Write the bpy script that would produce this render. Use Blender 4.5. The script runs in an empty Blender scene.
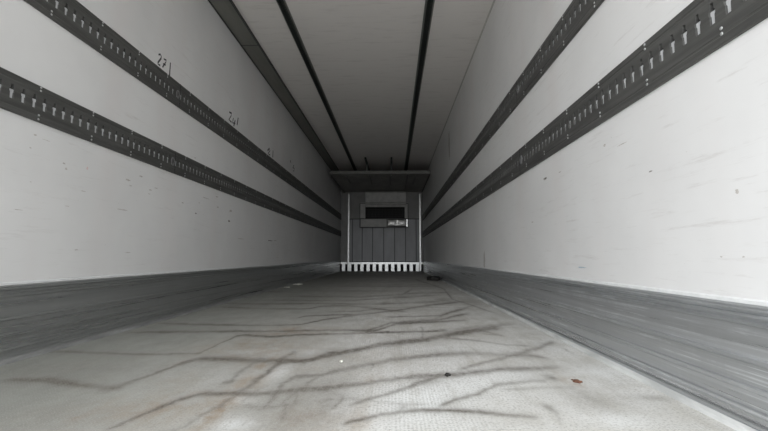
import bpy, bmesh, math, random
import numpy as np
from mathutils import Vector, Matrix
random.seed(7)
C = bpy.context.scene.collection
sc = bpy.context.scene

# ------------------------------------------------------------------ dimensions
XL, XR, ZC = -1.58, .88, 2.63          # inner faces of the side walls, ceiling height
Y0, Y1 = -0.95, 12.3                   # rear opening, front bulkhead

# ------------------------------------------------------------------ camera
cam = bpy.data.cameras.new('camera'); camo = bpy.data.objects.new('camera', cam); C.objects.link(camo)
cam.sensor_width = 36; cam.lens = 410/768*36; cam.clip_start = .02
F = Vector((-0.02280711, 0.99477837, 0.09947784)); U = Vector((0.00228011, -0.0994517, 0.99503978)); R = F.cross(U)
camo.matrix_world = Matrix(((R.x, U.x, -F.x, 0), (R.y, U.y, -F.y, 0), (R.z, U.z, -F.z, .43), (0, 0, 0, 1)))
sc.camera = camo

# ------------------------------------------------------------------ daylight
w = bpy.data.worlds.new('overcast_sky'); sc.world = w; w.use_nodes = True
nt = w.node_tree; nt.nodes.clear()
wo = nt.nodes.new('ShaderNodeOutputWorld'); bg = nt.nodes.new('ShaderNodeBackground')
tc = nt.nodes.new('ShaderNodeTexCoord'); sx = nt.nodes.new('ShaderNodeSeparateXYZ'); rp = nt.nodes.new('ShaderNodeValToRGB')
mr = nt.nodes.new('ShaderNodeMapRange'); mr.inputs[1].default_value = -1; mr.inputs[2].default_value = 1
nt.links.new(tc.outputs['Generated'], sx.inputs[0]); nt.links.new(sx.outputs[2], mr.inputs[0]); nt.links.new(mr.outputs[0], rp.inputs[0])
e = rp.color_ramp.elements
e[0].position = .46; e[0].color = (.36, .355, .345, 1)
e[1].position = .53; e[1].color = (.88, .90, .93, 1)
k = e.new(1.0); k.color = (1.0, 1.02, 1.05, 1)
nt.links.new(rp.outputs[0], bg.inputs[0])
ms = nt.nodes.new('ShaderNodeMath'); ms.operation = 'MULTIPLY_ADD'; ms.inputs[1].default_value = -4.6; ms.inputs[2].default_value = 7.3   # overcast sky brighter towards the left
nt.links.new(sx.outputs[0], ms.inputs[0]); nt.links.new(ms.outputs[0], bg.inputs[1])
nt.links.new(bg.outputs[0], wo.inputs[0])
# light portal in the open rear doorway (only guides sampling of the sky)
pl = bpy.data.lights.new('rear_opening_portal', 'AREA'); pl.shape = 'RECTANGLE'; pl.size = XR-XL; pl.size_y = ZC
pl.cycles.is_portal = True
po = bpy.data.objects.new('rear_opening_portal', pl); C.objects.link(po)
po.location = ((XL+XR)/2, Y0-.02, ZC/2); po.rotation_euler = (math.radians(90), 0, 0)

sc.view_settings.view_transform = 'Standard'; sc.view_settings.look = 'None'
sc.view_settings.gamma = 1; sc.view_settings.use_curve_mapping = False
sc.view_settings.exposure = -0.05
sc.cycles.max_bounces = 12; sc.cycles.diffuse_bounces = 8; sc.cycles.glossy_bounces = 6

# ------------------------------------------------------------------ materials
class NT:
    def __init__(s, name):
        s.m = bpy.data.materials.new(name); s.m.use_nodes = True; s.t = s.m.node_tree
        s.b = s.t.nodes['Principled BSDF']; s.co = s.n('ShaderNodeTexCoord').outputs['Object']
    def n(s, t, **k):
        x = s.t.nodes.new(t)
        for a, v in k.items(): setattr(x, a, v)
        return x
    def l(s, a, b): s.t.links.new(a, b)
    def noise(s, scale, vec=(1, 1, 1), detail=4, rough=.6, off=(0, 0, 0)):
        mp = s.n('ShaderNodeMapping'); mp.inputs['Scale'].default_value = vec; mp.inputs['Location'].default_value = off
        s.l(s.co, mp.inputs[0]); x = s.n('ShaderNodeTexNoise'); x.inputs['Scale'].default_value = scale
        x.inputs['Detail'].default_value = detail; x.inputs['Roughness'].default_value = rough
        s.l(mp.outputs[0], x.inputs['Vector']); return x.outputs[0]
    def ramp(s, v, a, b, ca=0., cb=1.):
        r = s.n('ShaderNodeMapRange'); r.interpolation_type = 'SMOOTHSTEP'
        for i, q in enumerate((a, b, ca, cb)): r.inputs[i+1].default_value = q
        s.l(v, r.inputs[0]); return r.outputs[0]
    def mix(s, f, a, b, mode='MIX'):
        x = s.n('ShaderNodeMix', data_type='RGBA', blend_type=mode)
        for sock, v in ((x.inputs[0], f), (x.inputs[6], a), (x.inputs[7], b)):
            if isinstance(v, (int, float)): sock.default_value = v
            elif isinstance(v, tuple): sock.default_value = (*v, 1)
            else: s.l(v, sock)
        return x.outputs[2]
    def math(s, op, a, b):
        x = s.n('ShaderNodeMath', operation=op)
        for i, v in enumerate((a, b)):
            if isinstance(v, (int, float)): x.inputs[i].default_value = v
            else: s.l(v, x.inputs[i])
        return x.outputs[0]
    def bump(s, h, strength=.3, dist=.002):
        x = s.n('ShaderNodeBump'); x.inputs['Strength'].default_value = strength; x.inputs['Distance'].default_value = dist
        s.l(h, x.inputs['Height']); s.l(x.outputs[0], s.b.inputs['Normal'])
    def set(s, col=None, rough=None, metal=None, spec=None):
        for nme, v in (('Base Color', col), ('Roughness', rough), ('Metallic', metal), ('Specular IOR Level', spec)):
            if v is None: continue
            i = s.b.inputs[nme]
            if isinstance(v, (int, float)): i.default_value = v
            elif isinstance(v, tuple): i.default_value = (*v, 1)
            else: s.l(v, i)
        return s

def wall_mat(name, base, streak):
    m = NT(name)
    a = m.ramp(m.noise(1.2, (1, 1, 1), 4), .35, .7)
    c = m.mix(a, base, tuple(x*.93 for x in base))
    # long thin horizontal scuffs
    s1 = m.ramp(m.noise(9, (1, .35, 4), 7, .75), .54, .72)
    s1 = m.math('MULTIPLY', s1, m.ramp(m.noise(.9, (1, 1, 1.5), 3, off=(3, 2, 1)), .38, .60))
    c = m.mix(m.math('MULTIPLY', s1, streak), c, (.42, .39, .37))
    # faint rub marks and tiny specks
    s2 = m.ramp(m.noise(60, (1, .8, 1), 2), .74, .80)
    c = m.mix(m.math('MULTIPLY', s2, .45), c, (.35, .33, .31))
    # broad vertical tinted bands of the panels
    s3 = m.ramp(m.noise(2.2, (0, 1, .08), 2), .5, .75)
    c = m.mix(m.math('MULTIPLY', s3, .35), c, (base[0]*.93, base[1]*.88, base[2]*.87))
    m.set(c, .42, 0, .4); m.bump(m.noise(14, (1, 1, 1), 3), .12, .004)
    return m.m
M = {}
M['wall'] = wall_mat('white_panel', (.75, .75, .745), .35)
M['wall_right'] = M['wall']
def ceil_mat():
    m = NT('ceiling_panel')
    a = m.ramp(m.noise(5, (.6, 3.5, 1), 6, .65), .5, .78)
    c = m.mix(m.math('MULTIPLY', a, .75), (.75, .725, .70), (.58, .555, .53))
    b = m.ramp(m.noise(45, (1, 1, 1), 2), .75, .8)
    c = m.mix(m.math('MULTIPLY', b, .3), c, (.3, .28, .26))
    m.set(c, .4, 0, .4); m.bump(m.noise(8, (.5, 3, 1), 4), .15, .006); return m.m
M['ceiling'] = ceil_mat()
def plain(name, col, rough=.5, metal=0., var=.15, ns=30, vec=(1, 1, 1), bump=0.):
    m = NT(name); n = m.noise(ns, vec, 4)
    m.set(m.mix(m.ramp(n, .3, .7), tuple(x*(1-var) for x in col), tuple(min(1, x*(1+var)) for x in col)), rough, metal)
    if bump: m.bump(n, bump, .002)
    return m.m
M['rail'] = plain('dark_galvanised_steel', (.085, .085, .081), .5, .2, .22, 22, (1, .12, 2.5), .05)
M['rivet'] = plain('bright_rivet_metal', (.55, .56, .56), .35, .7, .1)
M['slot_back'] = plain('pale_slot_backing', (.52, .53, .54), .5, .0, .05)
M['dark'] = plain('black_seam_and_cavity_shade', (.012, .012, .012), .8, 0, .1)  # black colour paints the shade inside openings; also used for rail seams
M['duct'] = plain('olive_grey_duct', (.17, .17, .152), .45, .1, .1, 10, (1, .15, 1))
M['track'] = plain('dark_track_metal', (.028, .032, .030), .4, .3, .15, 10, (1, .1, 1))
M['sealant'] = plain('white_sealant', (.70, .71, .71), .5, 0, .05)
M['steel'] = plain('stainless_steel', (.50, .51, .50), .32, .85, .1, 14, (1, 1, 1), .15)
M['crumpled'] = plain('dented_stainless_steel', (.62, .62, .60), .42, .8, .15, 5, (1, 1, 1), .1)
M['board'] = plain('grey_bulkhead_board', (.20, .205, .21), .4, .1, .1, 4, (1, 1, .3))
M['front'] = plain('front_wall_panel', (.22, .22, .21), .45, 0, .1, 3)
M['divider'] = plain('dark_divider_metal', (.05, .05, .05), .5, .2)
M['unit'] = plain('cooling_unit_grey', (.42, .42, .40), .45, .0, .12, 6)
M['unit_panel'] = plain('duct_panel_grey', (.27, .265, .255), .5, .0, .2, 3, (1, .6, 1))
M['unit_dark'] = plain('dark_duct_edge', (.16, .16, .15), .5, .1)
M['steel_dull'] = plain('dull_steel', (.22, .22, .22), .45, .5, .1)
M['flange'] = plain('greenish_grey_flange', (.17, .175, .165), .45, .1, .1, 10, (1, .1, 1))
M['corner'] = plain('grey_corner_strip', (.45, .44, .42), .5, 0, .1)
M['ink'] = plain('black_marker_ink', (.03, .03, .035), .6, 0, .3, 60)
M['ink_faint'] = plain('faded_marker_ink', (.13, .13, .13), .6, 0, .3, 60)
M['scuff'] = plain('grey_scuff', (.50, .475, .45), .6, 0, .15, 90)
M['scuff_red'] = plain('reddish_scuff', (.66, .52, .50), .6, 0, .1, 90)
M['scuff_dark'] = plain('dark_scuff', (.22, .20, .19), .6, 0, .2, 90)
M['scuff_blue'] = plain('bluish_scuff', (.35, .45, .52), .6, 0, .1, 90)
def kick_mat(name, lo, hi, scuff, amt, rough):
    m = NT(name)
    n1 = m.noise(7, (1, .05, 5), 6, .65); n2 = m.noise(16, (1, .05, 5), 6, .75, (5, 1, 2)); n3 = m.noise(5, (1, 1.2, .6), 5, .6, (1, 7, 0))
    c = m.mix(m.ramp(n1, .3, .7), lo, hi)
    f = m.math('MULTIPLY', m.ramp(n2, .50, .68), m.ramp(n3, .35, .62))
    c = m.mix(m.math('MULTIPLY', f, amt), c, scuff)
    n4 = m.noise(9, (1, .22, 3), 7, .75, (2, 2, 8))
    c = m.mix(m.math('MULTIPLY', m.ramp(n4, .56, .70), amt*.6), c, scuff)
    # vertical smears
    c = m.mix(m.math('MULTIPLY', m.ramp(m.noise(12, (1, 1, .1), 4, .7, (9, 0, 0)), .5, .75), .25), c, hi)
    m.set(c, m.ramp(n1, .2, .8, rough-.05, rough+.12), .75); m.bump(n2, .03, .0015); return m.m
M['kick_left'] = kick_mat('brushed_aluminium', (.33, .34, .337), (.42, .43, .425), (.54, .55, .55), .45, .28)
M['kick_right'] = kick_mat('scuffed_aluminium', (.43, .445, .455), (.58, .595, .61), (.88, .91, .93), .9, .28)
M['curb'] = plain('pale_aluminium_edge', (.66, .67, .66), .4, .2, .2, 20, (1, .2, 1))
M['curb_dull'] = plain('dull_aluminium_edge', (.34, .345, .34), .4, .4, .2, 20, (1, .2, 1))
def floor_mat():
    m = NT('gritty_floor_coating')
    at = m.n('ShaderNodeAttribute', attribute_name='stain').outputs['Fac']
    ar = m.n('ShaderNodeAttribute', attribute_name='rust').outputs['Fac']
    ac = m.n('ShaderNodeAttribute', attribute_name='clean').outputs['Fac']
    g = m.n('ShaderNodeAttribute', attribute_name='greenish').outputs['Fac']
    big = m.noise(1.6, (1, 1, 1), 5, .6); mid = m.noise(9, (1, .6, 1), 6, .7); fine = m.noise(120, (1, 1, 1), 3, .7)
    c = m.mix(m.ramp(big, .35, .65), (.60, .595, .565), (.72, .72, .70))
    c = m.mix(m.ramp(mid, .35, .72), c, (.56, .55, .51))
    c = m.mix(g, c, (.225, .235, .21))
    c = m.mix(ac, c, (.88, .90, .89))
    # patches brushed along the trailer
    lg = m.noise(11, (1, .12, 1), 5, .7, (4, 4, 0))
    c = m.mix(m.math('MULTIPLY', m.ramp(lg, .5, .72), .35), c, (.38, .355, .30))
    rmod = m.math('MULTIPLY', ar, m.ramp(m.noise(14, (1, .7, 1), 5, .7), .3, .65))
    c = m.mix(rmod, c, (.33, .25, .17))
    smod = m.math('MULTIPLY', at, m.ramp(m.noise(38, (1, .8, 1), 6, .8), .22, .68, .5, 1.0))
    c = m.mix(smod, c, (.095, .078, .058))
    # grit
    c = m.mix(m.math('MULTIPLY', m.ramp(fine, .48, .68), .55), c, (.25, .24, .22))
    c = m.mix(m.math('MULTIPLY', m.ramp(m.noise(48, (1, .7, 1), 5, .8, (3, 3, 3)), .5, .7), .30), c, (.36, .345, .31))
    c = m.mix(m.math('MULTIPLY', m.ramp(m.noise(260, (1, 1, 1), 2), .55, .7), .22), c, (.9, .9, .88))
    # anti-slip dimple pattern of the sheet, worn through in patches
    sp = m.n('ShaderNodeSeparateXYZ'); mp = m.n('ShaderNodeMapping'); mp.inputs['Rotation'].default_value = (0, 0, math.radians(45))
    m.l(m.co, mp.inputs[0]); m.l(mp.outputs[0], sp.inputs[0])
    fx = m.math('SINE', m.math('MULTIPLY', sp.outputs[0], 420.), 0); fy = m.math('SINE', m.math('MULTIPLY', sp.outputs[1], 420.), 0)
    dots = m.ramp(m.math('MULTIPLY', fx, fy), .1, .7)
    mask = m.ramp(m.noise(2.3, (1, 1, 1), 3, .5, (8, 3, 0)), .42, .6)
    c = m.mix(m.math('MULTIPLY', m.math('MULTIPLY', dots, mask), .42), c, (.34, .34, .32))
    m.set(c, m.ramp(mid, .3, .8, .5, .7), 0, .45)
    h = m.math('ADD', m.math('MULTIPLY', dots, .5), fine)
    m.bump(h, .35, .0012); return m.m
M['floor'] = floor_mat()
M['litter'] = plain('pale_litter', (.85, .85, .76), .6, 0, .2)
M['dirt'] = plain('dark_dirt', (.03, .028, .025), .8, 0, .4, 120)
M['rust'] = plain('rusty_brown_scrap', (.16, .075, .045), .8, 0, .35, 90)

# ------------------------------------------------------------------ helpers
def link(name, me, m=None, parent=None):
    o = bpy.data.objects.new(name, me); C.objects.link(o)
    if m is not None and me is not None:
        for q in (m if isinstance(m, (list, tuple)) else [m]): me.materials.append(M[q])
    if parent: o.parent = parent
    return o
def obj(name, bm, m, parent=None, bevel=0, smooth=False):
    bmesh.ops.recalc_face_normals(bm, faces=bm.faces)
    me = bpy.data.meshes.new(name); bm.to_mesh(me); bm.free()
    if smooth:
        for p in me.polygons: p.use_smooth = True
    o = link(name, me, m, parent)
    if bevel:
        b = o.modifiers.new('bevel', 'BEVEL'); b.width = bevel; b.segments = 2; b.limit_method = 'ANGLE'
    return o
def box(bm, x0, x1, y0, y1, z0, z1, mi=0):
    v = [bm.verts.new(p) for p in ((x0,y0,z0),(x1,y0,z0),(x1,y1,z0),(x0,y1,z0),(x0,y0,z1),(x1,y0,z1),(x1,y1,z1),(x0,y1,z1))]
    for f in ((3,2,1,0),(4,5,6,7),(0,1,5,4),(1,2,6,5),(2,3,7,6),(3,0,4,7)):
        q = bm.faces.new([v[i] for i in f]); q.material_index = mi
def boxes(name, L, m, parent=None, bevel=0):
    bm = bmesh.new()
    for b in L: box(bm, *b)
    return obj(name, bm, m, parent, bevel)
def cyl(bm, p0, p1, r, n=12):
    a = Vector(p0); b = Vector(p1); d = (b-a).normalized(); q = d.to_track_quat('Z', 'Y')
    ra = [bm.verts.new(a+q@Vector((r*math.cos(2*math.pi*i/n), r*math.sin(2*math.pi*i/n), 0))) for i in range(n)]
    rb = [bm.verts.new(v.co+(b-a)) for v in ra]
    for i in range(n): bm.faces.new((ra[i], ra[(i+1)%n], rb[(i+1)%n], rb[i]))
    bm.faces.new(ra[::-1]); bm.faces.new(rb)
def prism(name, prof, y0, y1, m, parent=None):      # closed (x, z) profile extruded along y
    bm = bmesh.new(); a = [bm.verts.new((x, y0, z)) for x, z in prof]; b = [bm.verts.new((x, y1, z)) for x, z in prof]; n = len(prof)
    for i in range(n): bm.faces.new((a[i], a[(i+1)%n], b[(i+1)%n], b[i]))
    bm.faces.new(a[::-1]); bm.faces.new(b); return obj(name, bm, m, parent)
def thing(name, label, cat, loc=(0, 0, 0), group=None):
    o = bpy.data.objects.new(name, None); C.objects.link(o); o.location = loc; o.empty_display_size = .1
    o['label'] = label; o['category'] = cat
    if group: o['group'] = group
    return o
def tag(o, label, cat, group=None):
    o['label'] = label; o['category'] = cat
    if group: o['group'] = group
    return o
def struct(o, label=None):
    o['kind'] = 'structure'
    if label: o['label'] = label
    return o

STAINS = [(0.8, [(-1.377, 1.453, 0.0089, 0.0252), (-1.206, 1.457, 0.0089, 0.0253), (-1.061, 1.405, 0.0086, 0.0235), (-0.916, 1.376, 0.0084, 0.0226), (-0.904, 1.436, 0.0088, 0.0246), (-0.881, 1.551, 0.0095, 0.0287), (-0.859, 1.696, 0.0103, 0.0343), (-0.82, 1.77, 0.0108, 0.0374), (-0.58, 1.742, 0.0106, 0.0362), (-0.362, 1.739, 0.0106, 0.0361), (-0.292, 1.844, 0.0112, 0.0406), (-0.231, 1.883, 0.0115, 0.0423), (-0.076, 2.054, 0.0125, 0.0503), (0.163, 2.192, 0.0134, 0.0573), (0.286, 2.301, 0.014, 0.0632), (0.49, 2.477, 0.0151, 0.0732), (0.652, 2.584, 0.0158, 0.0797)]), (0.8, [(-1.576, 1.891, 0.0051, 0.0179), (-1.254, 1.85, 0.005, 0.0171), (-1.092, 1.835, 0.0049, 0.0168), (-0.866, 1.863, 0.005, 0.0174), (-0.862, 2.013, 0.0054, 0.0203), (-0.856, 2.263, 0.0061, 0.0256), (-0.812, 2.293, 0.0062, 0.0263), (-0.655, 2.248, 0.006, 0.0253), (-0.517, 2.306, 0.0062, 0.0266), (-0.162, 2.367, 0.0064, 0.028), (0.106, 2.414, 0.0065, 0.0291), (0.304, 2.44, 0.0065, 0.0298)]), (0.75, [(-0.715, 1.047, 0.0064, 0.0131), (-0.697, 1.116, 0.0068, 0.0149), (-0.668, 1.211, 0.0074, 0.0175), (-0.646, 1.274, 0.0078, 0.0194), (-0.605, 1.329, 0.0081, 0.0211), (-0.511, 1.327, 0.0081, 0.021), (-0.409, 1.334, 0.0081, 0.0212), (-0.285, 1.376, 0.0084, 0.0226), (-0.223, 1.392, 0.0085, 0.0231), (-0.081, 1.455, 0.0089, 0.0252), (0.084, 1.535, 0.0094, 0.0281), (0.191, 1.55, 0.0095, 0.0287), (0.279, 1.578, 0.0096, 0.0297), (0.408, 1.635, 0.01, 0.0319), (0.52, 1.638, 0.01, 0.032), (0.674, 1.67, 0.0102, 0.0333)]), (0.6, [(-0.563, 1.022, 0.005, 0.01), (-0.539, 1.069, 0.0052, 0.0109), (-0.525, 1.148, 0.0056, 0.0126), (-0.5, 1.231, 0.006, 0.0145)]), (0.4, [(-0.439, 1.408, 0.0052, 0.0142), (-0.439, 1.31, 0.0048, 0.0123), (-0.45, 1.24, 0.0045, 0.011)]), (0.4, [(-0.274, 1.527, 0.0074, 0.0223), (-0.293, 1.412, 0.0069, 0.019), (-0.321, 1.312, 0.0064, 0.0164), (-0.336, 1.211, 0.0059, 0.014)]), (0.4, [(-0.476, 1.804, 0.0066, 0.0233), (-0.47, 1.574, 0.0058, 0.0177), (-0.495, 1.451, 0.0053, 0.0151)]), (0.6, [(-0.176, 2.337, 0.0046, 0.0199), (-0.127, 2.463, 0.0048, 0.0221), (-0.08, 2.464, 0.0048, 0.0221)]), (0.4, [(-0.325, 1.808, 0.0055, 0.0186), (-0.279, 1.901, 0.0058, 0.0205), (-0.231, 1.883, 0.0057, 0.0201)]), (0.6, [(-0.495, 1.192, 0.0087, 0.0203), (-0.496, 1.264, 0.0092, 0.0229), (-0.483, 1.407, 0.0103, 0.0284), (-0.472, 1.539, 0.0113, 0.0339), (-0.466, 1.77, 0.0129, 0.0448), (-0.447, 1.958, 0.0143, 0.0549)]), (0.45, [(-0.596, 1.443, 0.0088, 0.0248), (-0.56, 1.449, 0.0088, 0.0251), (-0.576, 1.558, 0.0095, 0.029), (-0.567, 1.702, 0.0104, 0.0346), (-0.55, 1.788, 0.0109, 0.0382)]), (0.75, [(-1.555, 2.351, 0.0057, 0.0251), (-1.124, 2.385, 0.0058, 0.0259), (-0.612, 2.419, 0.0059, 0.0266), (-0.436, 2.443, 0.006, 0.0271), (-0.245, 2.46, 0.006, 0.0275), (-0.105, 2.431, 0.0059, 0.0269), (-0.047, 2.568, 0.0063, 0.03), (0.015, 2.682, 0.0065, 0.0327), (0.24, 2.767, 0.0067, 0.0348), (0.513, 2.859, 0.007, 0.0372)]), (0.7, [(-1.582, 2.685, 0.0052, 0.0262), (-1.101, 2.617, 0.0051, 0.0249), (-0.706, 2.611, 0.0051, 0.0248), (-0.589, 2.652, 0.0052, 0.0256), (-0.487, 2.836, 0.0055, 0.0293), (-0.324, 3.028, 0.0059, 0.0334), (-0.15, 3.191, 0.0062, 0.037), (0.008, 3.323, 0.0065, 0.0401), (0.285, 3.676, 0.0072, 0.0491), (0.686, 4.016, 0.0078, 0.0586)]), (0.75, [(-0.681, 2.923, 0.005, 0.0272), (-0.643, 3.021, 0.0052, 0.029), (-0.44, 3.077, 0.0053, 0.0301), (-0.272, 3.102, 0.0053, 0.0306)]), (0.65, [(-1.528, 3.555, 0.0061, 0.0402), (-1.056, 3.43, 0.0059, 0.0374), (-0.794, 3.417, 0.0058, 0.0371), (-0.688, 3.465, 0.0059, 0.0382), (-0.61, 3.626, 0.0062, 0.0418), (-0.392, 3.661, 0.0062, 0.0426), (-0.22, 3.516, 0.006, 0.0393), (-0.029, 3.346, 0.0057, 0.0356), (0.12, 3.254, 0.0056, 0.0337)]), (0.7, [(-1.724, 3.833, 0.0061, 0.0434), (-1.214, 3.764, 0.006, 0.0419), (-0.66, 3.817, 0.0061, 0.043), (-0.369, 3.783, 0.006, 0.0423), (-0.087, 3.79, 0.006, 0.0424), (0.201, 3.919, 0.0062, 0.0454), (0.446, 4.01, 0.0064, 0.0475)]), (0.6, [(-1.425, 4.104, 0.006, 0.0459), (-0.434, 4.053, 0.0059, 0.0448), (-0.099, 4.301, 0.0063, 0.0504), (0.521, 4.68, 0.0068, 0.0597)]), (0.7, [(-0.068, 2.985, 0.0058, 0.0324), (0.111, 3.013, 0.0059, 0.033), (0.339, 3.064, 0.006, 0.0341), (0.599, 3.514, 0.0069, 0.0449)]), (0.7, [(-0.303, 2.459, 0.0054, 0.0247), (-0.151, 2.43, 0.0053, 0.0242), (-0.118, 2.514, 0.0055, 0.0258), (-0.023, 2.72, 0.006, 0.0303), (0.142, 2.778, 0.0061, 0.0316), (0.318, 2.872, 0.0063, 0.0338), (0.584, 3.208, 0.007, 0.0421)]), (0.5, [(-1.171, 5.177, 0.0076, 0.0731), (0.144, 5.207, 0.0076, 0.074)]), (0.5, [(-1.351, 4.52, 0.0066, 0.0557), (-0.358, 4.431, 0.0065, 0.0536), (0.313, 4.928, 0.0072, 0.0662), (0.711, 5.075, 0.0074, 0.0702)]), (0.4, [(-1.223, 6.05, 0.0089, 0.0998), (0.093, 5.98, 0.0088, 0.0975), (0.681, 6.094, 0.0089, 0.1013)]), (0.6, [(-0.371, 1.195, 0.0073, 0.017), (-0.372, 1.293, 0.0079, 0.02), (-0.373, 1.448, 0.0088, 0.025), (-0.35, 1.513, 0.0092, 0.0273), (-0.258, 1.544, 0.0094, 0.0284), (-0.162, 1.637, 0.01, 0.032), (-0.011, 1.763, 0.0108, 0.0371), (0.181, 1.855, 0.0113, 0.0411), (0.337, 1.896, 0.0116, 0.0429), (0.469, 1.871, 0.0114, 0.0418), (0.55, 1.864, 0.0114, 0.0414), (0.665, 1.813, 0.0111, 0.0392)]), (0.4, [(0.367, 2.019, 0.0039, 0.0148), (0.386, 1.897, 0.0037, 0.0131)]), (0.6, [(-0.135, 1.231, 0.006, 0.0145), (-0.048, 1.309, 0.0064, 0.0164), (0.033, 1.388, 0.0068, 0.0184), (0.108, 1.476, 0.0072, 0.0208), (0.167, 1.537, 0.0075, 0.0226)]), (0.7, [(-0.139, 1.103, 0.0061, 0.0131), (-0.089, 1.13, 0.0062, 0.0137), (-0.021, 1.173, 0.0064, 0.0148), (0.059, 1.2, 0.0066, 0.0155), (0.147, 1.207, 0.0066, 0.0156), (0.244, 1.191, 0.0065, 0.0152), (0.306, 1.174, 0.0064, 0.0148), (0.392, 1.157, 0.0063, 0.0144)]), (0.55, [(0.127, 1.229, 0.0052, 0.0126), (0.188, 1.294, 0.0055, 0.014), (0.262, 1.344, 0.0057, 0.0151), (0.342, 1.437, 0.0061, 0.0172), (0.48, 1.484, 0.0063, 0.0184), (0.545, 1.493, 0.0064, 0.0186)]), (0.45, [(0.33, 1.387, 0.0051, 0.0138), (0.48, 1.408, 0.0052, 0.0142), (0.633, 1.429, 0.0052, 0.0146)]), (0.65, [(0.235, 1.607, 0.0051, 0.016), (0.358, 1.723, 0.0055, 0.0184), (0.425, 1.773, 0.0056, 0.0195), (0.556, 1.886, 0.006, 0.0221), (0.696, 2.02, 0.0064, 0.0253), (0.829, 2.175, 0.0069, 0.0293)]), (0.55, [(0.278, 2.234, 0.0054, 0.0227), (0.441, 2.161, 0.0053, 0.0212), (0.561, 2.068, 0.005, 0.0194), (0.658, 2.048, 0.005, 0.0191)]), (0.6, [(0.522, 2.546, 0.0043, 0.0206), (0.783, 2.699, 0.0046, 0.0232)]), (0.55, [(0.485, 2.367, 0.004, 0.0178), (0.608, 2.308, 0.0039, 0.017)]), (0.5, [(0.793, 2.051, 0.005, 0.0191), (0.8, 1.869, 0.0046, 0.0159)]), (0.55, [(0.176, 2.609, 0.0048, 0.0232), (0.152, 2.259, 0.0041, 0.0174), (0.176, 2.155, 0.0039, 0.0158)]), (0.35, [(0.043, 2.805, 0.0048, 0.025), (0.279, 2.899, 0.0049, 0.0267), (0.455, 3.262, 0.0056, 0.0339), (0.768, 3.809, 0.0065, 0.0462)]), (0.35, [(0.343, 2.474, 0.0045, 0.0209), (0.525, 2.617, 0.0048, 0.0234), (0.802, 2.739, 0.005, 0.0256)]), (0.6, [(0.393, 7.964, 0.0155, 0.2306), (0.573, 6.53, 0.0127, 0.1551), (0.671, 5.537, 0.0108, 0.1115), (0.594, 4.246, 0.0083, 0.0656), (0.674, 3.807, 0.0074, 0.0527), (0.785, 3.131, 0.0061, 0.0357)]), (0.45, [(0.485, 2.51, 0.0049, 0.0229), (0.6, 2.297, 0.0045, 0.0192)]), (0.6, [(-0.082, 1.603, 0.0029, 0.0088), (-0.087, 1.729, 0.0032, 0.0102)]), (0.4, [(-1.113, 1.393, 0.0034, 0.0088), (-1.09, 1.415, 0.0035, 0.0091)]), (0.45, [(-0.158, 1.325, 0.0032, 0.008), (-0.164, 1.255, 0.0031, 0.0072), (-0.18, 1.199, 0.0029, 0.0065)]), (0.35, [(-0.312, 1.277, 0.0031, 0.0074), (-0.302, 1.181, 0.0029, 0.0063), (-0.294, 1.1, 0.0027, 0.0055)]), (0.3, [(-0.315, 1.422, 0.0035, 0.0092), (-0.294, 1.277, 0.0031, 0.0074), (-0.286, 1.197, 0.0029, 0.0065)]), (0.4, [(0.443, 1.261, 0.0046, 0.0114), (0.451, 1.199, 0.0044, 0.0103), (0.426, 1.091, 0.004, 0.0085)]), (0.5, [(-0.495, 3.24, 0.0047, 0.0286), (-0.266, 3.304, 0.0048, 0.0298), (-0.013, 3.569, 0.0052, 0.0347)]), (0.5, [(-1.922, 5.16, 0.0076, 0.0726), (-1.122, 4.963, 0.0073, 0.0672)]), (0.6, [(0.071, 4.552, 0.0061, 0.0518), (0.246, 5.527, 0.0074, 0.0764)]), (0.5, [(-0.027, 2.465, 0.0042, 0.0193), (-0.042, 2.34, 0.004, 0.0174)]), (0.22, [(-0.222, 1.279, 0.0047, 0.0117), (-0.133, 1.29, 0.0047, 0.0119), (0.018, 1.251, 0.0046, 0.0112), (0.106, 1.253, 0.0046, 0.0112)]), (0.35, [(-0.462, 1.232, 0.006, 0.0145), (-0.376, 1.21, 0.0059, 0.014), (-0.275, 1.244, 0.0061, 0.0148)])]
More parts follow.
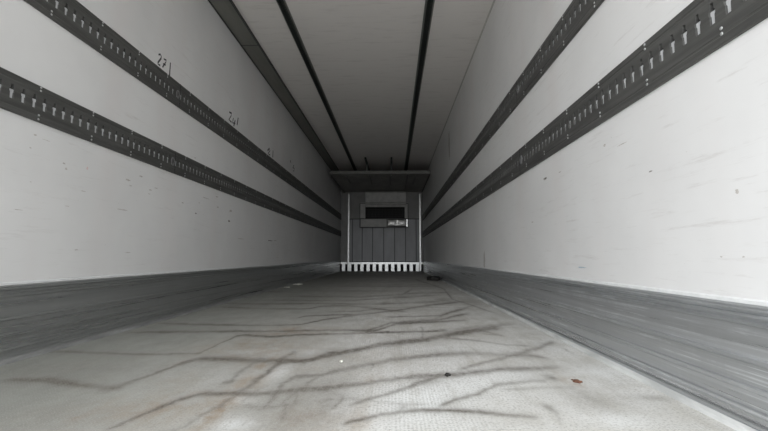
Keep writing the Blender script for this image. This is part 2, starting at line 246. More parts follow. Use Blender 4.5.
BLOBS = [(-0.916, 1.376, 0.0336, 0.0538, 0.6, 0), (0.559, 1.522, 0.0223, 0.046, 0.8, 0), (0.606, 1.499, 0.0329, 0.0383, 0.95, 1), (0.624, 1.454, 0.0177, 0.036, 0.87, 1), (0.44, 1.229, 0.018, 0.0343, 0.7, 0), (0.201, 1.544, 0.0301, 0.0339, 0.6, 0), (-0.12, 2.431, 0.0296, 0.0671, 0.6, 0), (0.29, 2.473, 0.0241, 0.0486, 0.7, 0), (0.278, 2.234, 0.0218, 0.0567, 0.4, 0), (-0.276, 1.882, 0.0551, 0.0805, 0.4, 0), (0.108, 1.476, 0.0504, 0.0619, 0.35, 0), (0.024, 1.227, 0.018, 0.0342, 0.4, 0), (-0.492, 1.2, 0.041, 0.0654, 0.7975, 1), (-0.487, 1.095, 0.0321, 0.0681, 0.6525, 1), (-0.472, 1.387, 0.0473, 0.0874, 0.5075, 1), (-0.477, 1.548, 0.0302, 0.0817, 0.5075, 1), (-0.583, 1.271, 0.124, 0.1468, 0.319, 1), (-0.601, 2.42, 0.1298, 0.1331, 0.725, 1), (-0.491, 2.455, 0.2395, 0.1369, 0.435, 1), (-0.604, 2.041, 0.2987, 0.2841, 0.319, 1), (-0.413, 1.675, 0.2451, 0.1594, 0.2175, 1), (-0.076, 1.483, 0.0434, 0.0625, 0.435, 1), (-0.125, 1.097, 0.0642, 0.0821, 0.319, 1), (-0.107, 1.905, 0.2788, 0.2063, 0.145, 1), (-0.847, 1.126, 0.0165, 0.0216, 0.58, 1), (-0.755, 1.468, 0.0788, 0.0979, 0.319, 1), (-0.771, 1.186, 0.1735, 0.1118, 0.2175, 1), (-0.882, 1.112, 0.3255, 0.1827, 0.28, 0), (-0.282, 1.278, 0.1433, 0.2782, 0.32, 0), (-0.317, 1.093, 0.1599, 0.1357, 0.3, 0), (-1.346, 1.581, 0.27, 0.2273, 0.2, 0), (0.621, 1.298, 0.1267, 0.1341, 0.25, 0), (0.593, 1.315, 0.0449, 0.1179, 0.3, 0), (0.798, 1.32, 0.0644, 0.0297, 0.45, 0), (0.079, 1.286, 0.1725, 0.2067, 0.8, 2), (0.302, 1.492, 0.2183, 0.1771, 0.6, 2), (-0.407, 1.091, 0.0585, 0.0541, 0.8, 2), (-0.444, 1.575, 0.0538, 0.1127, 0.6, 2), (-0.463, 1.273, 0.0435, 0.0369, 0.5, 2), (-0.424, 1.898, 0.3241, 0.0819, 0.3, 2), (0.379, 1.594, 0.1555, 0.0721, 0.5, 2), (0.598, 1.146, 0.0839, 0.0597, 0.5, 2), (0.306, 1.955, 0.3337, 0.1954, 0.4, 2), (-0.213, 2.05, 0.2, 0.1194, 0.3, 2), (0.772, 1.603, 0.0782, 0.073, 0.5, 2), (-0.497, 1.177, 0.023, 0.1259, 0.87, 1), (-0.524, 1.672, 0.0204, 0.1271, 0.87, 1), (-0.517, 1.417, 0.0207, 0.1027, 0.87, 1), (-0.658, 1.188, 0.1159, 0.1283, 0.435, 1), (-0.192, 1.28, 0.0687, 0.2419, 0.35, 0), (-0.089, 1.13, 0.0386, 0.1016, 0.3625, 1), (-0.248, 1.127, 0.0824, 0.101, 0.435, 1), (-0.664, 1.932, 0.2828, 0.2122, 0.319, 1), (-1.08, 1.587, 0.1936, 0.1432, 0.2, 0), (0.739, 7.972, 0.1167, 1.0833, 0.5, 0), (0.726, 3.973, 0.0969, 0.3588, 0.35, 0), (-0.175, 9.661, 1.1782, 2.1212, 0.25, 0), (0.501, 4.148, 0.0809, 0.1955, 0.5, 0), (0.112, 4.442, 0.0542, 0.1345, 0.6, 0), (-0.089, 3.87, 0.0472, 0.0851, 0.6, 0)]
WRITING = [('handwritten 27 and upright stroke', 0.004, [[(2.6067, 1.7832), (2.6254, 1.7961), (2.6394, 1.79), (2.6366, 1.7721), (2.6045, 1.7266), (2.6054, 1.7173), (2.6327, 1.7195)], [(2.6694, 1.7852), (2.7002, 1.7905), (2.6958, 1.7749), (2.6607, 1.721)], [(2.6639, 1.7471), (2.6954, 1.7551)], [(2.7531, 1.7996), (2.7503, 1.7024)]]), ('handwritten 24 and upright stroke', 0.006, [[(3.8008, 1.8163), (3.8548, 1.8227), (3.8481, 1.796), (3.7988, 1.7419), (3.863, 1.7359)], [(3.9043, 1.7931), (3.8904, 1.7413), (3.956, 1.7518)], [(3.9525, 1.7888), (3.9209, 1.7174)], [(4.0266, 1.8393), (4.0047, 1.7544)]]), ('handwritten 21 and upright stroke', 0.008, [[(5.0127, 1.7563), (5.0861, 1.7998), (5.1192, 1.7843), (5.0315, 1.7183), (5.1245, 1.7273)], [(5.2466, 1.8178), (5.2388, 1.7213)]]), ('faint handwritten 18', 0.008, [[(6.1351, 1.8972), (6.1832, 1.8708)], [(6.3727, 1.8726), (6.3043, 1.8275), (6.4262, 1.8242), (6.3573, 1.7735)]])]
MARKS_LEFT = [(1.8967, 0.8744, 0.011, 0.0053, 0), (1.9125, 0.8507, 0.0088, 0.0072, 0), (2.0468, 0.8836, 0.0076, 0.0096, 1), (2.3741, 0.8829, 0.0238, 0.0066, 0), (2.496, 0.9294, 0.0225, 0.0047, 0), (2.6012, 0.8595, 0.0203, 0.0048, 0), (2.666, 0.8826, 0.0214, 0.0037, 0), (2.5914, 0.8337, 0.0121, 0.0036, 0), (3.2288, 0.7725, 0.016, 0.0059, 2), (3.1744, 1.2134, 0.0182, 0.0059, 0), (2.0129, 0.4629, 0.0169, 0.0028, 0), (1.7122, 0.9011, 0.0054, 0.0032, 0), (1.7304, 0.9629, 0.0092, 0.0049, 0), (1.7894, 0.9565, 0.0237, 0.0014, 0), (2.3412, 0.7012, 0.0465, 0.0033, 0), (3.0142, 0.8311, 0.0162, 0.0055, 0), (3.6064, 0.9627, 0.0309, 0.0066, 0), (3.6306, 0.8718, 0.0234, 0.0067, 0), (3.2766, 0.8656, 0.0128, 0.0045, 0), (2.0331, 0.7613, 0.0201, 0.0023, 0), (1.6822, 0.626, 0.0241, 0.0016, 0), (2.4155, 0.4539, 0.0347, 0.0022, 0), (1.9343, 0.6728, 0.018, 0.0018, 0), (1.7284, 0.7534, 0.0055, 0.0024, 0), (2.4012, 0.854, 0.0138, 0.0033, 0), (5.2295, 0.6317, 0.1134, 0.0071, 2), (5.4614, 0.6406, 0.0879, 0.0074, 0), (3.8919, 0.7694, 0.0268, 0.0106, 2), (3.9186, 0.8694, 0.0364, 0.0144, 0), (3.3842, 0.9201, 0.0691, 0.0031, 0), (4.2152, 0.6121, 0.1279, 0.0046, 0)]
MARKS_RIGHT = [(1.4014, 0.7196, 0.0108, 0.0026, 2), (1.0584, 0.5959, 0.0062, 0.0065, 0), (2.3678, 0.8801, 0.0312, 0.0088, 0), (2.1489, 0.8736, 0.0194, 0.004, 0), (1.6903, 0.8902, 0.012, 0.0063, 0), (1.5596, 0.8602, 0.04, 0.0019, 0), (1.9512, 0.3789, 0.053, 0.0031, 3), (1.1263, 0.4291, 0.0045, 0.0024, 0), (1.0563, 0.4291, 0.004, 0.0022, 0), (4.0158, 0.3967, 0.0386, 0.1197, 0), (6.3066, 2.1458, 0.0557, 0.234, 0), (6.3455, 2.1936, 0.0625, 0.2613, 0), (2.358, 0.8776, 0.0226, 0.0085, 0), (2.6053, 0.6463, 0.0205, 0.0046, 0)]


# ------------------------------------------------------------------ shell
wl = struct(boxes('wall_left', [(XL-.07, XL, Y0, Y1+.1, -.12, ZC+.08)], 'wall'), 'scuffed white left side wall of the trailer')
wr = struct(boxes('wall_right', [(XR, XR+.07, Y0, Y1+.1, -.12, ZC+.08)], 'wall_right'), 'bright white right side wall of the trailer')
struct(boxes('ceiling', [(XL, XR, Y0, Y1, ZC, ZC+.08)], 'ceiling'), 'greyish white trailer roof lining')
struct(boxes('wall_front', [(XL, XR, Y1, Y1+.1, 0, ZC)], 'front'), 'dark front wall at the far end')

def build_floor():
    xs = np.arange(XL, XR+1e-6, (XR-XL)/420)
    ys = [Y0, -.5, 0, .5, .8]; y = .85
    while y < Y1: ys.append(y); y += max(.0035, .0024*y*y)
    ys.append(Y1); ys = np.array(ys)
    X, Y = np.meshgrid(xs, ys); nx, ny = len(xs), len(ys); P = np.stack([X.ravel(), Y.ravel()], 1)
    rng = np.random.default_rng(3)
    # small wobble so that the streaks have ragged edges
    def wob(fx, fy, ph): return np.sin(P[:,0]*fx+ph+1.7*np.sin(P[:,1]*fy*.7+ph*2))*np.sin(P[:,1]*fy+ph*1.3+1.3*np.sin(P[:,0]*fx*.6))
    near = P[:,1]
    stain = np.zeros(len(P)); rust = np.zeros(len(P)); clean = np.zeros(len(P))
    wx = .005*wob(31, 23, 1)+.003*wob(83, 61, 2)+rng.normal(0, .0016, len(P)); wy = (.006*wob(37, 19, 3)+.004*wob(97, 71, 4))*np.clip(near/2, .4, 2.5)
    Q = P+np.stack([wx, wy], 1)
    along = .72+.28*wob(9, 5, 5)
    for s, pts in STAINS:
        acc = np.zeros(len(P)); ns = len(pts)-1
        for si, (a, b) in enumerate(zip(pts[:-1], pts[1:])):
            sx_, sy_ = 1/max(.5*(a[2]+b[2]), .004), 1/max(.5*(a[3]+b[3]), .006)
            mxx = max(a[2], b[2])*5+.02; mxy = max(a[3], b[3])*5+.03
            sel = np.where((Q[:,0] > min(a[0], b[0])-mxx) & (Q[:,0] < max(a[0], b[0])+mxx) & (Q[:,1] > min(a[1], b[1])-mxy) & (Q[:,1] < max(a[1], b[1])+mxy))[0]
            if not len(sel): continue
            A = np.array([a[0]*sx_, a[1]*sy_]); B = np.array([b[0]*sx_, b[1]*sy_]); q = Q[sel]*[sx_, sy_]
            d = B-A; t = np.clip(((q-A)@d)/(d@d+1e-9), 0, 1); r = ((q-A-t[:,None]*d)**2).sum(1)
            amp = np.ones(len(t))                        # streaks thin out towards both ends
            if si == 0: amp *= np.clip(.15+t*(3 if ns > 2 else 2), 0, 1)
            if si == ns-1: amp *= np.clip(.15+(1-t)*(3 if ns > 2 else 2), 0, 1)
            acc[sel] = np.maximum(acc[sel], amp*(.80*np.exp(-r*.9)+.20*np.exp(-r*.12)))
        v = 1.55*s*acc*along
        stain = 1-(1-stain)*(1-np.clip(v, 0, 1))
    for bx, by, rx, ry, s, kd in BLOBS:
        r = ((Q[:,0]-bx)/rx)**2+((Q[:,1]-by)/ry)**2
        v = s*np.exp(-r*1.1)
        if kd == 0: stain = 1-(1-stain)*(1-v)
        elif kd == 1: rust = 1-(1-rust)*(1-v)
        else: clean = 1-(1-clean)*(1-v)
    # far faint cross streaks where the photograph resolves only hints of them
    for k_ in range(26):
        y0 = rng.uniform(3.2, 11.5); x0 = rng.uniform(XL, XR-.6); ln = rng.uniform(.5, 1.8); sl = rng.uniform(-.35, .35); a_ = rng.uniform(.12, .32)
        yy = y0+sl*(P[:,0]-x0)+.05*np.sin(P[:,0]*6+k_); ins = 1/(1+np.exp(-(P[:,0]-x0)*14))*1/(1+np.exp((P[:,0]-x0-ln)*14))
        v = a_*np.exp(-((P[:,1]-yy)/(.010+.004*y0))**2)*ins; stain = 1-(1-stain)*(1-v)
    stain *= np.clip(1.15-P[:,1]*.02, 0, 1)
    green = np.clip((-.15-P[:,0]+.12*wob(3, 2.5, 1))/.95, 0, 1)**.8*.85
    v3 = np.zeros((nx*ny, 3)); v3[:,:2] = P
    i = np.arange(nx*ny).reshape(ny, nx)
    q = np.stack([i[:-1,:-1], i[:-1,1:], i[1:,1:], i[1:,:-1]], -1).reshape(-1, 4)
    # underside box so that the floor is a solid slab
    n0 = nx*ny; ext = np.array([(XL, Y0, -.1), (XR, Y0, -.1), (XR, Y1, -.1), (XL, Y1, -.1)]); v3 = np.vstack([v3, ext])
    rim = [tuple(i[0,::-1])+(n0, n0+1), tuple(i[-1])+(n0+2, n0+3), tuple(i[:,0])+(n0+3, n0), tuple(i[::-1,-1])+(n0+1, n0+2), (n0, n0+3, n0+2, n0+1)]
    faces = q.tolist()+[list(map(int, r)) for r in rim]
    me = bpy.data.meshes.new('floor'); me.from_pydata(v3.tolist(), [], faces); me.update()
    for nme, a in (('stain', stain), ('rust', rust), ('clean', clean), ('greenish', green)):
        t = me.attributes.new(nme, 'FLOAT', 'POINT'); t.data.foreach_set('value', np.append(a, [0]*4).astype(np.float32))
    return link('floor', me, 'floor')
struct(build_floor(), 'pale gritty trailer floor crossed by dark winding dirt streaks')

# ------------------------------------------------------------------ kick plates along both walls
def kick(side):
    s = 1 if side == 'left' else -1; xw = XL if side == 'left' else XR
    p = [(0, .0), (0, .312), (.005, .312), (.010, .308)]
    for z in (.298, .284, .268):                       # three fine ribs under the top edge
        p += [(.010, z+.005), (.016, z+.003), (.016, z-.002), (.010, z-.006)]
    for z in (.178, .110, .056): p += [(.010, z+.008), (.017, z+.005), (.017, z-.004), (.010, z-.009)]
    p += [(.010, .034), (.016, .028), (.016, 0)]
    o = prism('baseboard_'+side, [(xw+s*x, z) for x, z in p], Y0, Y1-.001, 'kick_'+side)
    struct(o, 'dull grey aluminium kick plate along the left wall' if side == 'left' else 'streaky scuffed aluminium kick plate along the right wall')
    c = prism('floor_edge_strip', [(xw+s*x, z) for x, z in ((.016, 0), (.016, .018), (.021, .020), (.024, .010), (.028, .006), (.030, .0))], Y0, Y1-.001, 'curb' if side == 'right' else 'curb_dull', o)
    c2 = prism('sealant_bead', [(xw+s*x, z) for x, z in ((0, .312), (.0035, .313), (.0035, .322), (0, .326))], Y0, Y1-.001, 'sealant', o)
kick('left'); kick('right')

# ------------------------------------------------------------------ load securing rails
PITCH = .0533
def keyhole():
    # upper narrow slot, small ears, lower wide slot  (u along the rail, v up), clockwise from top
    return [(-.0058, .031), (.0058, .031), (.0070, .013), (.0120, .009), (.0120, .000), (.0088, -.005), (.0082, -.030), (-.0082, -.030), (-.0088, -.005), (-.0120, .000), (-.0120, .009), (-.0070, .013)]
def load_rail(label, side, z0, z1, first, joint_y, slot_z, riv_k, riv_z):
    s = 1 if side == 'left' else -1; xw = XL if side == 'left' else XR
    root = thing('load_rail', label, 'rail', (xw, (Y0+Y1)/2, z0), 'slotted load rails on the side walls')
    yc = (Y0+Y1)/2
    verts = []; faces = []; mi = []
    def V(u, y, z): verts.append((s*u, y-yc, z-z0)); return len(verts)-1
    T = .012; hole = keyhole(); e0 = .036
    zc = slot_z; n = int((Y1-Y0-.02)/PITCH); k0 = math.floor((Y0-first)/PITCH)+1
    za, zb = zc-.040, zc+.040
    ya = first+(k0-.5)*PITCH; cells = 0
    k_ = k0
    # face cells with real keyholes; outer loop of 12 points matched to the hole outline
    while first+(k_+.5)*PITCH < Y1-.002:
        y = first+k_*PITCH; h = PITCH/2
        outer = [(-h*.5, .040), (h*.5, .040), (h, .040), (h, .008), (h, .001), (h, -.040), (h*.5, -.040), (-h*.5, -.040), (-h, -.040), (-h, .001), (-h, .008), (-h, .040)]
        O = [V(T, y+a, zc+b) for a, b in outer]; I = [V(T, y+a, zc+b) for a, b in hole]; B = [V(.0015, y+a, zc+b) for a, b in hole]
        for j in range(12):
            q = (j+1) % 12
            faces.append((O[j], O[q], I[q], I[j])); mi.append(0)
            faces.append((I[j], I[q], B[q], B[j])); mi.append(0)
        k_ += 1
    yb = first+(k_-.5)*PITCH
    # flanges above and below the slotted strip, with bevelled edges and a shallow bead
    up = [(T, zb), (T, z1-.030), (T-.0015, z1-.028), (T-.0015, z1-.024), (T, z1-.022), (T, z1-.003), (T-.004, z1), (0, z1)]
    lo = [(T, za), (T, z0+.030), (T-.0015, z0+.028), (T-.0015, z0+.024), (T, z0+.022), (T, z0+.003), (T-.004, z0), (0, z0)]
    for prof in (up, lo):
        A = [V(u, Y0+.005, z) for u, z in prof]; Bq = [V(u, Y1-.002, z) for u, z in prof]
        for j in range(len(prof)-1): faces.append((A[j], A[j+1], Bq[j+1], Bq[j])); mi.append(0)
    for a, b in ((Y0+.005, ya), (yb, Y1-.002)):
        faces.append((V(T, a, za), V(T, b, za), V(T, b, zb), V(T, a, zb))); mi.append(0)
    faces.append((V(0, Y0+.005, z0), V(T, Y0+.005, z0), V(T, Y0+.005, z1), V(0, Y0+.005, z1))); mi.append(0)
    me = bpy.data.meshes.new('slotted_strip'); me.from_pydata(verts, [], faces); me.update()
    link('slotted_strip', me, 'rail', root)
    bm = bmesh.new()   # pale backing seen through the lower part of each slot, black strip painting the hollow's shade in its upper part
    def b2(y0, y1, z_0, z_1, u0, u1, m_):
        box(bm, min(s*u0, s*u1), max(s*u0, s*u1), y0-yc, y1-yc, z_0-z0, z_1-z0, m_)
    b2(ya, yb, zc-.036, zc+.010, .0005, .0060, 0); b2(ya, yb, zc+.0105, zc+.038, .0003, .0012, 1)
    obj('backing_strip', bm, ['slot_back', 'dark'], root)
    # rivets: a pair near the top edge and a pair near the bottom edge, every sixth slot
    bm = bmesh.new(); m0 = bmesh.ops.create_uvsphere(bm, u_segments=10, v_segments=6, radius=1)
    bmesh.ops.scale(bm, vec=(.0022, .0052, .0048), verts=bm.verts)
    rm = bpy.data.meshes.new('rivet'); bmesh.ops.recalc_face_normals(bm, faces=bm.faces); bm.to_mesh(rm); bm.free(); rm.materials.append(M['rivet'])
    for p in rm.polygons: p.use_smooth = True
    pos = []
    y = first+riv_k*PITCH-6*PITCH*6
    while y < Y1:
        if y > Y0+.03:
            for z in (z1-riv_z[0], z1-riv_z[1], z0+riv_z[2], z0+riv_z[3]): pos.append((y, z))
        y += 6*PITCH
    for y, z in [p for p in pos if p[0] > .7][:100]:
        r = bpy.data.objects.new('rivet', rm); C.objects.link(r); r.parent = root; r.location = (s*(T+.0006), y-yc, z-z0)
    # joint: seam plus a raised ring
    bm = bmesh.new(); n_ = 20
    ring = [[bm.verts.new((s*u, joint_y-yc+r*math.cos(2*math.pi*i/n_), zc-z0-.004+r*1.5*math.sin(2*math.pi*i/n_))) for i in range(n_)] for r, u in ((.021, T-.001), (.021, T+.004), (.013, T+.004), (.013, T-.001))]
    for a, b in zip(ring[:-1], ring[1:]):
        for i in range(n_): bm.faces.new((a[i], a[(i+1)%n_], b[(i+1)%n_], b[i]))
    obj('joint_ring', bm, 'steel_dull', root)
    bm = bmesh.new(); b2s = (min(s*(T-.002), s*(T+.0008)), max(s*(T-.002), s*(T+.0008)))
    box(bm, *b2s, joint_y+.03-yc, joint_y+.033-yc, .001, z1-z0-.001); obj('joint_seam', bm, 'dark', root)
load_rail('lower dark slotted load rail on the left wall, level with mid height', 'left', 1.024, 1.186, 1.593, 2.83, 1.108, 2.5, (.008, .022, .010, .028))
load_rail('upper dark slotted load rail on the left wall, below the handwritten numbers', 'left', 1.520, 1.697, 1.720, 2.85, 1.611, .5, (.010, .025, .016, .032))
load_rail('lower dark slotted load rail on the right wall, the widest in view', 'right', .988, 1.168, 1.023, 2.752, 1.087, .5, (.011, .027, .027, .042))
load_rail('upper dark slotted load rail high on the right wall, nearest the ceiling corner', 'right', 1.489, 1.663, 1.767, 2.77, 1.591, -1.5, (.011, .027, .012, .028))

# ------------------------------------------------------------------ marker writing and scuffs on the walls
def writing(strokes, wd, m, name):
    bm = bmesh.new()
    for st in strokes:
        P = [Vector((0, y, z)) for y, z in st]
        R_ = []
        for i, p in enumerate(P):
            d = (P[min(i+1, len(P)-1)]-P[max(i-1, 0)]).normalized(); nrm = Vector((0, -d.z, d.y)); h = wd*(.5+.15*math.sin(i*2.3))
            R_.append([bm.verts.new((XL+u, (p+nrm*h*q).y, (p+nrm*h*q).z)) for u, q in ((-.0005, -1), (.0006, -1), (.0006, 1), (-.0005, 1))])
        for a, b in zip(R_[:-1], R_[1:]):
            for j in range(4): bm.faces.new((a[j], a[(j+1)%4], b[(j+1)%4], b[j]))
        bm.faces.new(R_[0][::-1]); bm.faces.new(R_[-1])
    o = obj(name, bm, m, wl); return o
for i, (lab, wd, st) in enumerate(WRITING):
    o = writing(st, wd*2.7, 'ink' if i < 2 else 'ink_faint', 'handwritten_number'); o['label'] = lab
def marks(wall, xw, s, L):
    mats = ['scuff', 'scuff_red', 'scuff_dark', 'scuff_blue']
    bm = bmesh.new()
    for y, z, ry, rz, k_ in L:
        n_ = 14; vs = []
        for i in range(n_):
            a = 2*math.pi*i/n_; r = random.uniform(.55, 1.1); vs.append((y+ry*r*math.cos(a), z+rz*r*math.sin(a)))
        a_ = [bm.verts.new((xw-s*.0005, *v)) for v in vs]; b_ = [bm.verts.new((xw+s*.0006, *v)) for v in vs]
        for i in range(n_): bm.faces.new((a_[i], a_[(i+1)%n_], b_[(i+1)%n_], b_[i])).material_index = k_
        bm.faces.new(a_[::-1]).material_index = k_; bm.faces.new(b_).material_index = k_
    o = obj('scuff_marks', bm, mats, wall); o['kind'] = 'stuff'
marks(wl, XL, 1, MARKS_LEFT); marks(wr, XR, -1, MARKS_RIGHT)

# ------------------------------------------------------------------ ceiling duct and tracks
DE = 12.1
t = thing('cable_duct', 'wide olive grey cable duct along the ceiling edge above the left wall', 'duct', (XL, 0, ZC))
boxes('duct_cover', [(.012, .182, Y0+.02, DE, -.020, -.001)], 'duct', t, .002)
boxes('edge_lip', [(.001, .010, Y0+.02, DE, -.026, -.001)], 'track', t); boxes('edge_lip', [(.184, .194, Y0+.02, DE, -.028, -.001)], 'track', t)
boxes('cover_joint', [(.010, .184, 4.02, 4.03, -.0215, -.019)], 'track', t)
def track(xc, wd, label):
    t = thing('ceiling_track', label, 'track', (xc, 0, ZC), 'dark tracks running along the ceiling')
    h = wd/2
    p = [(-h, -.001), (-h, -.026), (-h*.30, -.026), (-h*.30, -.022), (-h+.004, -.022), (-h+.004, -.005), (h-.004, -.005), (h-.004, -.022), (h*.30, -.022), (h*.30, -.026), (h, -.026), (h, -.001)]
    prism('channel', p, Y0+.02, 12.1, 'track', t)
    boxes('mounting_flange', [(-h-.016, -h, Y0+.02, 12.1, -.005, -.001), (h, h+.016, Y0+.02, 12.1, -.005, -.001)], 'flange', t)
track(-.968, .046, 'dark ceiling track nearer the cable duct and left wall')
track(.320, .050, 'dark ceiling track right of centre, nearer the right wall')
struct(prism('trim_1', [(XR, ZC), (XR-.012, ZC), (XR-.010, ZC-.006), (XR-.003, ZC-.012), (XR, ZC-.014)], Y0+.02, DE, 'corner'), 'thin grey joint strip in the right ceiling corner')

# ------------------------------------------------------------------ far end: duct panel under the ceiling
t = thing('air_duct_panel', 'wide dark flat air duct panel hanging under the ceiling at the far end', 'panel', (-.35, 9.5, 2.37))
def rel(L, o): return [(a-o[0], b-o[0], c-o[1], d-o[1], e_-o[2], f-o[2]) for a, b, c, d, e_, f in L]
o_ = (-.35, 9.5, 2.37)
boxes('panel_sheet', rel([(-1.49, .865, 9.5, 12.28, 2.370, 2.385)], o_), 'unit_panel', t)
boxes('front_lip', rel([(-1.50, .872, 9.47, 9.5, 2.358, 2.435)], o_), 'unit_dark', t, .003)
boxes('side_lip', rel([(-1.50, -1.47, 9.5, 12.28, 2.350, 2.37)], o_), 'unit_dark', t); boxes('side_lip', rel([(.845, .872, 9.5, 12.28, 2.350, 2.37)], o_), 'unit_dark', t)
for x, ya, yb in ((-1.13, 9.65, 10.75), (-.565, 9.65, 10.9), (-.075, 9.65, 10.9), (.34, 9.6, 12.1), (.53, 9.75, 10.8)):
    boxes('rib', rel([(x-.018, x+.018, ya, yb, 2.345, 2.37)], o_), 'unit_dark', t)
for x in (-.62, -.04):
    bm = bmesh.new(); box(bm, x+.35-.02, x+.35+.02, -.56, .9, .225, .2595); box(bm, x+.35-.02, x+.35+.02, .02, .06, .015, .225); obj('hanger_bracket', bm, 'track', t)

# ------------------------------------------------------------------ far end: bulkhead frame with comb-shaped kick plate
D = 12.2
t = thing('bulkhead_guard', 'grey ribbed bulkhead guard with bright posts and comb-like air slots', 'bulkhead', (-.27, D, 0))
def bx(name, L, m, bev=0): return boxes(name, rel(L, (-.27, D, 0)), m, t, bev)
bx('board', [(-1.33, .79, 12.215, 12.235, .27, 1.545)], 'board')
for x in (-1.334, .792): bx('post', [(x-.028, x+.028, 12.165, 12.235, .0, 2.30)], 'steel', .008)
bx('top_bar', [(-1.306, .764, 12.18, 12.215, 1.53, 1.555)], 'divider', .004)
for x in (-1.221, -.930, -.619, -.288, .036, .360, .676): bx('divider', [(x-.011, x+.011, 12.203, 12.215, .285, 1.53)], 'divider')
bx('bottom_bar', [(-1.306, .764, 12.19, 12.215, .262, .285)], 'divider')
# comb plate: a sheet with a row of open slots
bm = bmesh.new(); n = 14; x0 = -1.57; pit = .1815
box(bm, XL+.018+.27, XR-.018+.27, -.03, -.012, .205, .262)
x = -1.4735
while x < .86:
    box(bm, x+.27-.047, min(x+.047, XR-.018)+.27, -.03, -.012, .0, .207); x += pit
obj('comb_plate', bm, 'steel', t)
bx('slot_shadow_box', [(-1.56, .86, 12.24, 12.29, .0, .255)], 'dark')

# ------------------------------------------------------------------ far end: cooling unit with grille
t = thing('cooling_unit', 'grey cooling unit with black air intake above the bulkhead guard', 'cooling unit', (-.27, D, 1.27))
def cx_(name, L, m, bev=0): return boxes(name, rel(L, (-.27, D, 1.27)), m, t, bev)
prof = [(12.29, 2.34), (11.96, 2.34), (12.00, 2.30), (12.02, 2.03), (11.98, 1.99), (11.98, 1.955), (12.03, 1.935), (12.03, 1.89), (12.29, 1.89)]
bm = bmesh.new(); a = [bm.verts.new((-.825+.27, y-D, z-1.27)) for y, z in prof]; b = [bm.verts.new((.375+.27, y-D, z-1.27)) for y, z in prof]
for i in range(len(prof)): bm.faces.new((a[i], a[(i+1)%len(prof)], b[(i+1)%len(prof)], b[i]))
bm.faces.new(a[::-1]); bm.faces.new(b); obj('housing', bm, 'unit', t)
cx_('air_intake', [(-.83, .335, 12.10, 12.12, 1.55, 1.885)], 'dark')
cx_('intake_grille', [(-.83, .335, 12.085, 12.09, 1.55+.055*i, 1.554+.055*i) for i in range(6)]+[(-.83+.1*i, -.826+.1*i, 12.085, 12.09, 1.55, 1.885) for i in range(12)], 'divider')
cx_('side_cheek', [(-.985, -.832, 12.08, 12.14, 1.56, 2.02)], 'unit'); cx_('side_cheek', [(.337, .43, 12.08, 12.14, 1.56, 2.02)], 'unit')
cx_('lower_tray', [(-.965, -.20, 12.07, 12.10, 1.30, 1.53)], 'unit'); 
bm = bmesh.new(); rr = random.Random(5)
nx_, nz_ = 16, 6; G = [[bm.verts.new((.08+.60*i/nx_, -.135+rr.uniform(-.0015, .0015)-.025*abs(math.sin(math.pi*i/8))*math.sin(math.pi*j/6), .04+.22*j/nz_)) for i in range(nx_+1)] for j in range(nz_+1)]
for j in range(nz_):
    for i in range(nx_): bm.faces.new((G[j][i], G[j][i+1], G[j+1][i+1], G[j+1][i]))
o = obj('dented_cover', bm, 'crumpled', t, smooth=True); sm = o.modifiers.new('solid', 'SOLIDIFY'); sm.thickness = .006
fr = [(-.995, .440, 12.03, 12.05, 1.275, 1.295), (-.995, .440, 12.03, 12.05, 1.985, 2.0), (-.995, -.978, 12.03, 12.05, 1.275, 2.0), (.423, .440, 12.03, 12.05, 1.275, 2.0), (-.995, .44, 12.03, 12.05, 1.53, 1.545)]
cx_('guard_frame', fr, 'divider')
cx_('end_bracket', [(.385, .425, 12.045, 12.07, 1.295, 1.53)], 'steel')

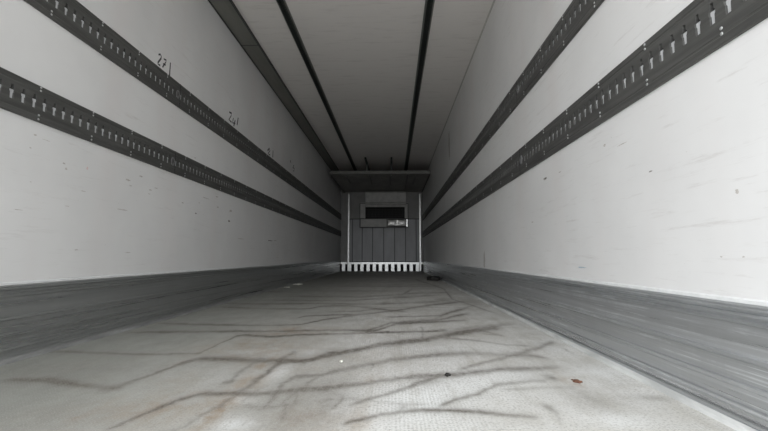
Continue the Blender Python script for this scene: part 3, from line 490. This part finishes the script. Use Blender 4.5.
# ------------------------------------------------------------------ bits lying on the floor
def lump(name, loc, r, m, label, cat, seed, flat=.4, group=None):
    rr = random.Random(seed); bm = bmesh.new(); bmesh.ops.create_icosphere(bm, subdivisions=3, radius=1)
    for v in bm.verts:
        n_ = 1+.35*math.sin(v.co.x*4+seed)*math.sin(v.co.y*5+seed*2)+rr.uniform(-.12, .12); v.co *= n_
        v.co.x *= r[0]; v.co.y *= r[1]; v.co.z = max(v.co.z*r[2], -r[2]*.5)
    mz = min(v.co.z for v in bm.verts)
    for v in bm.verts: v.co.z -= mz
    o = obj(name, bm, m, None, smooth=True); o.location = loc; tag(o, label, cat, group); return o
lump('dirt_clump', (.197, 1.545, 0), (.011, .016, .005), 'dirt', 'small dark clump of dirt on the floor near the middle foreground', 'debris', 3)
lump('rusty_scrap', (.633, 1.483, 0), (.014, .020, .003), 'rust', 'flat rust-brown scrap on the floor near the right kick plate', 'debris', 5)
lump('dark_bundle', (.735, 7.55, 0), (.11, .20, .05), 'dirt', 'dark bundle on the floor by the right wall at the far end', 'debris', 8)
lump('paper_scrap', (-.215, 1.735, 0), (.006, .012, .003), 'litter', 'tiny white scrap on the floor left of centre', 'debris', 11)
def crumple(name, x, y, label, seed):
    rr = random.Random(seed); bm = bmesh.new(); n_ = 7
    G = [[bm.verts.new((.11*(i/n_-.5)+rr.uniform(-.01, .01), .16*(j/n_-.5)+rr.uniform(-.012, .012), .012+.02*abs(math.sin(i*1.7+seed)*math.cos(j*1.3+seed))+rr.uniform(0, .012))) for i in range(n_+1)] for j in range(n_+1)]
    for j in range(n_):
        for i in range(n_):
            if rr.random() > .12: bm.faces.new((G[j][i], G[j][i+1], G[j+1][i+1], G[j+1][i]))
    for v in [v for v in bm.verts if not v.link_faces]: bm.verts.remove(v)
    mz = min(v.co.z for v in bm.verts)
    for v in bm.verts: v.co.z -= mz-.001
    o = obj(name, bm, 'litter', None); s_ = o.modifiers.new('solid', 'SOLIDIFY'); s_.thickness = .002; s_.offset = 1
    o.location = (x, y, 0); tag(o, label, 'debris', 'pale litter beside the left kick plate'); return o
crumple('crumpled_wrapper', -1.44, 6.2, 'larger crumpled pale wrapper on the floor by the left kick plate', 2)
q = crumple('crumpled_wrapper', -1.47, 5.7, 'smaller crumpled pale wrapper nearest the camera by the left kick plate', 4); q.scale = (.6, .6, .5)
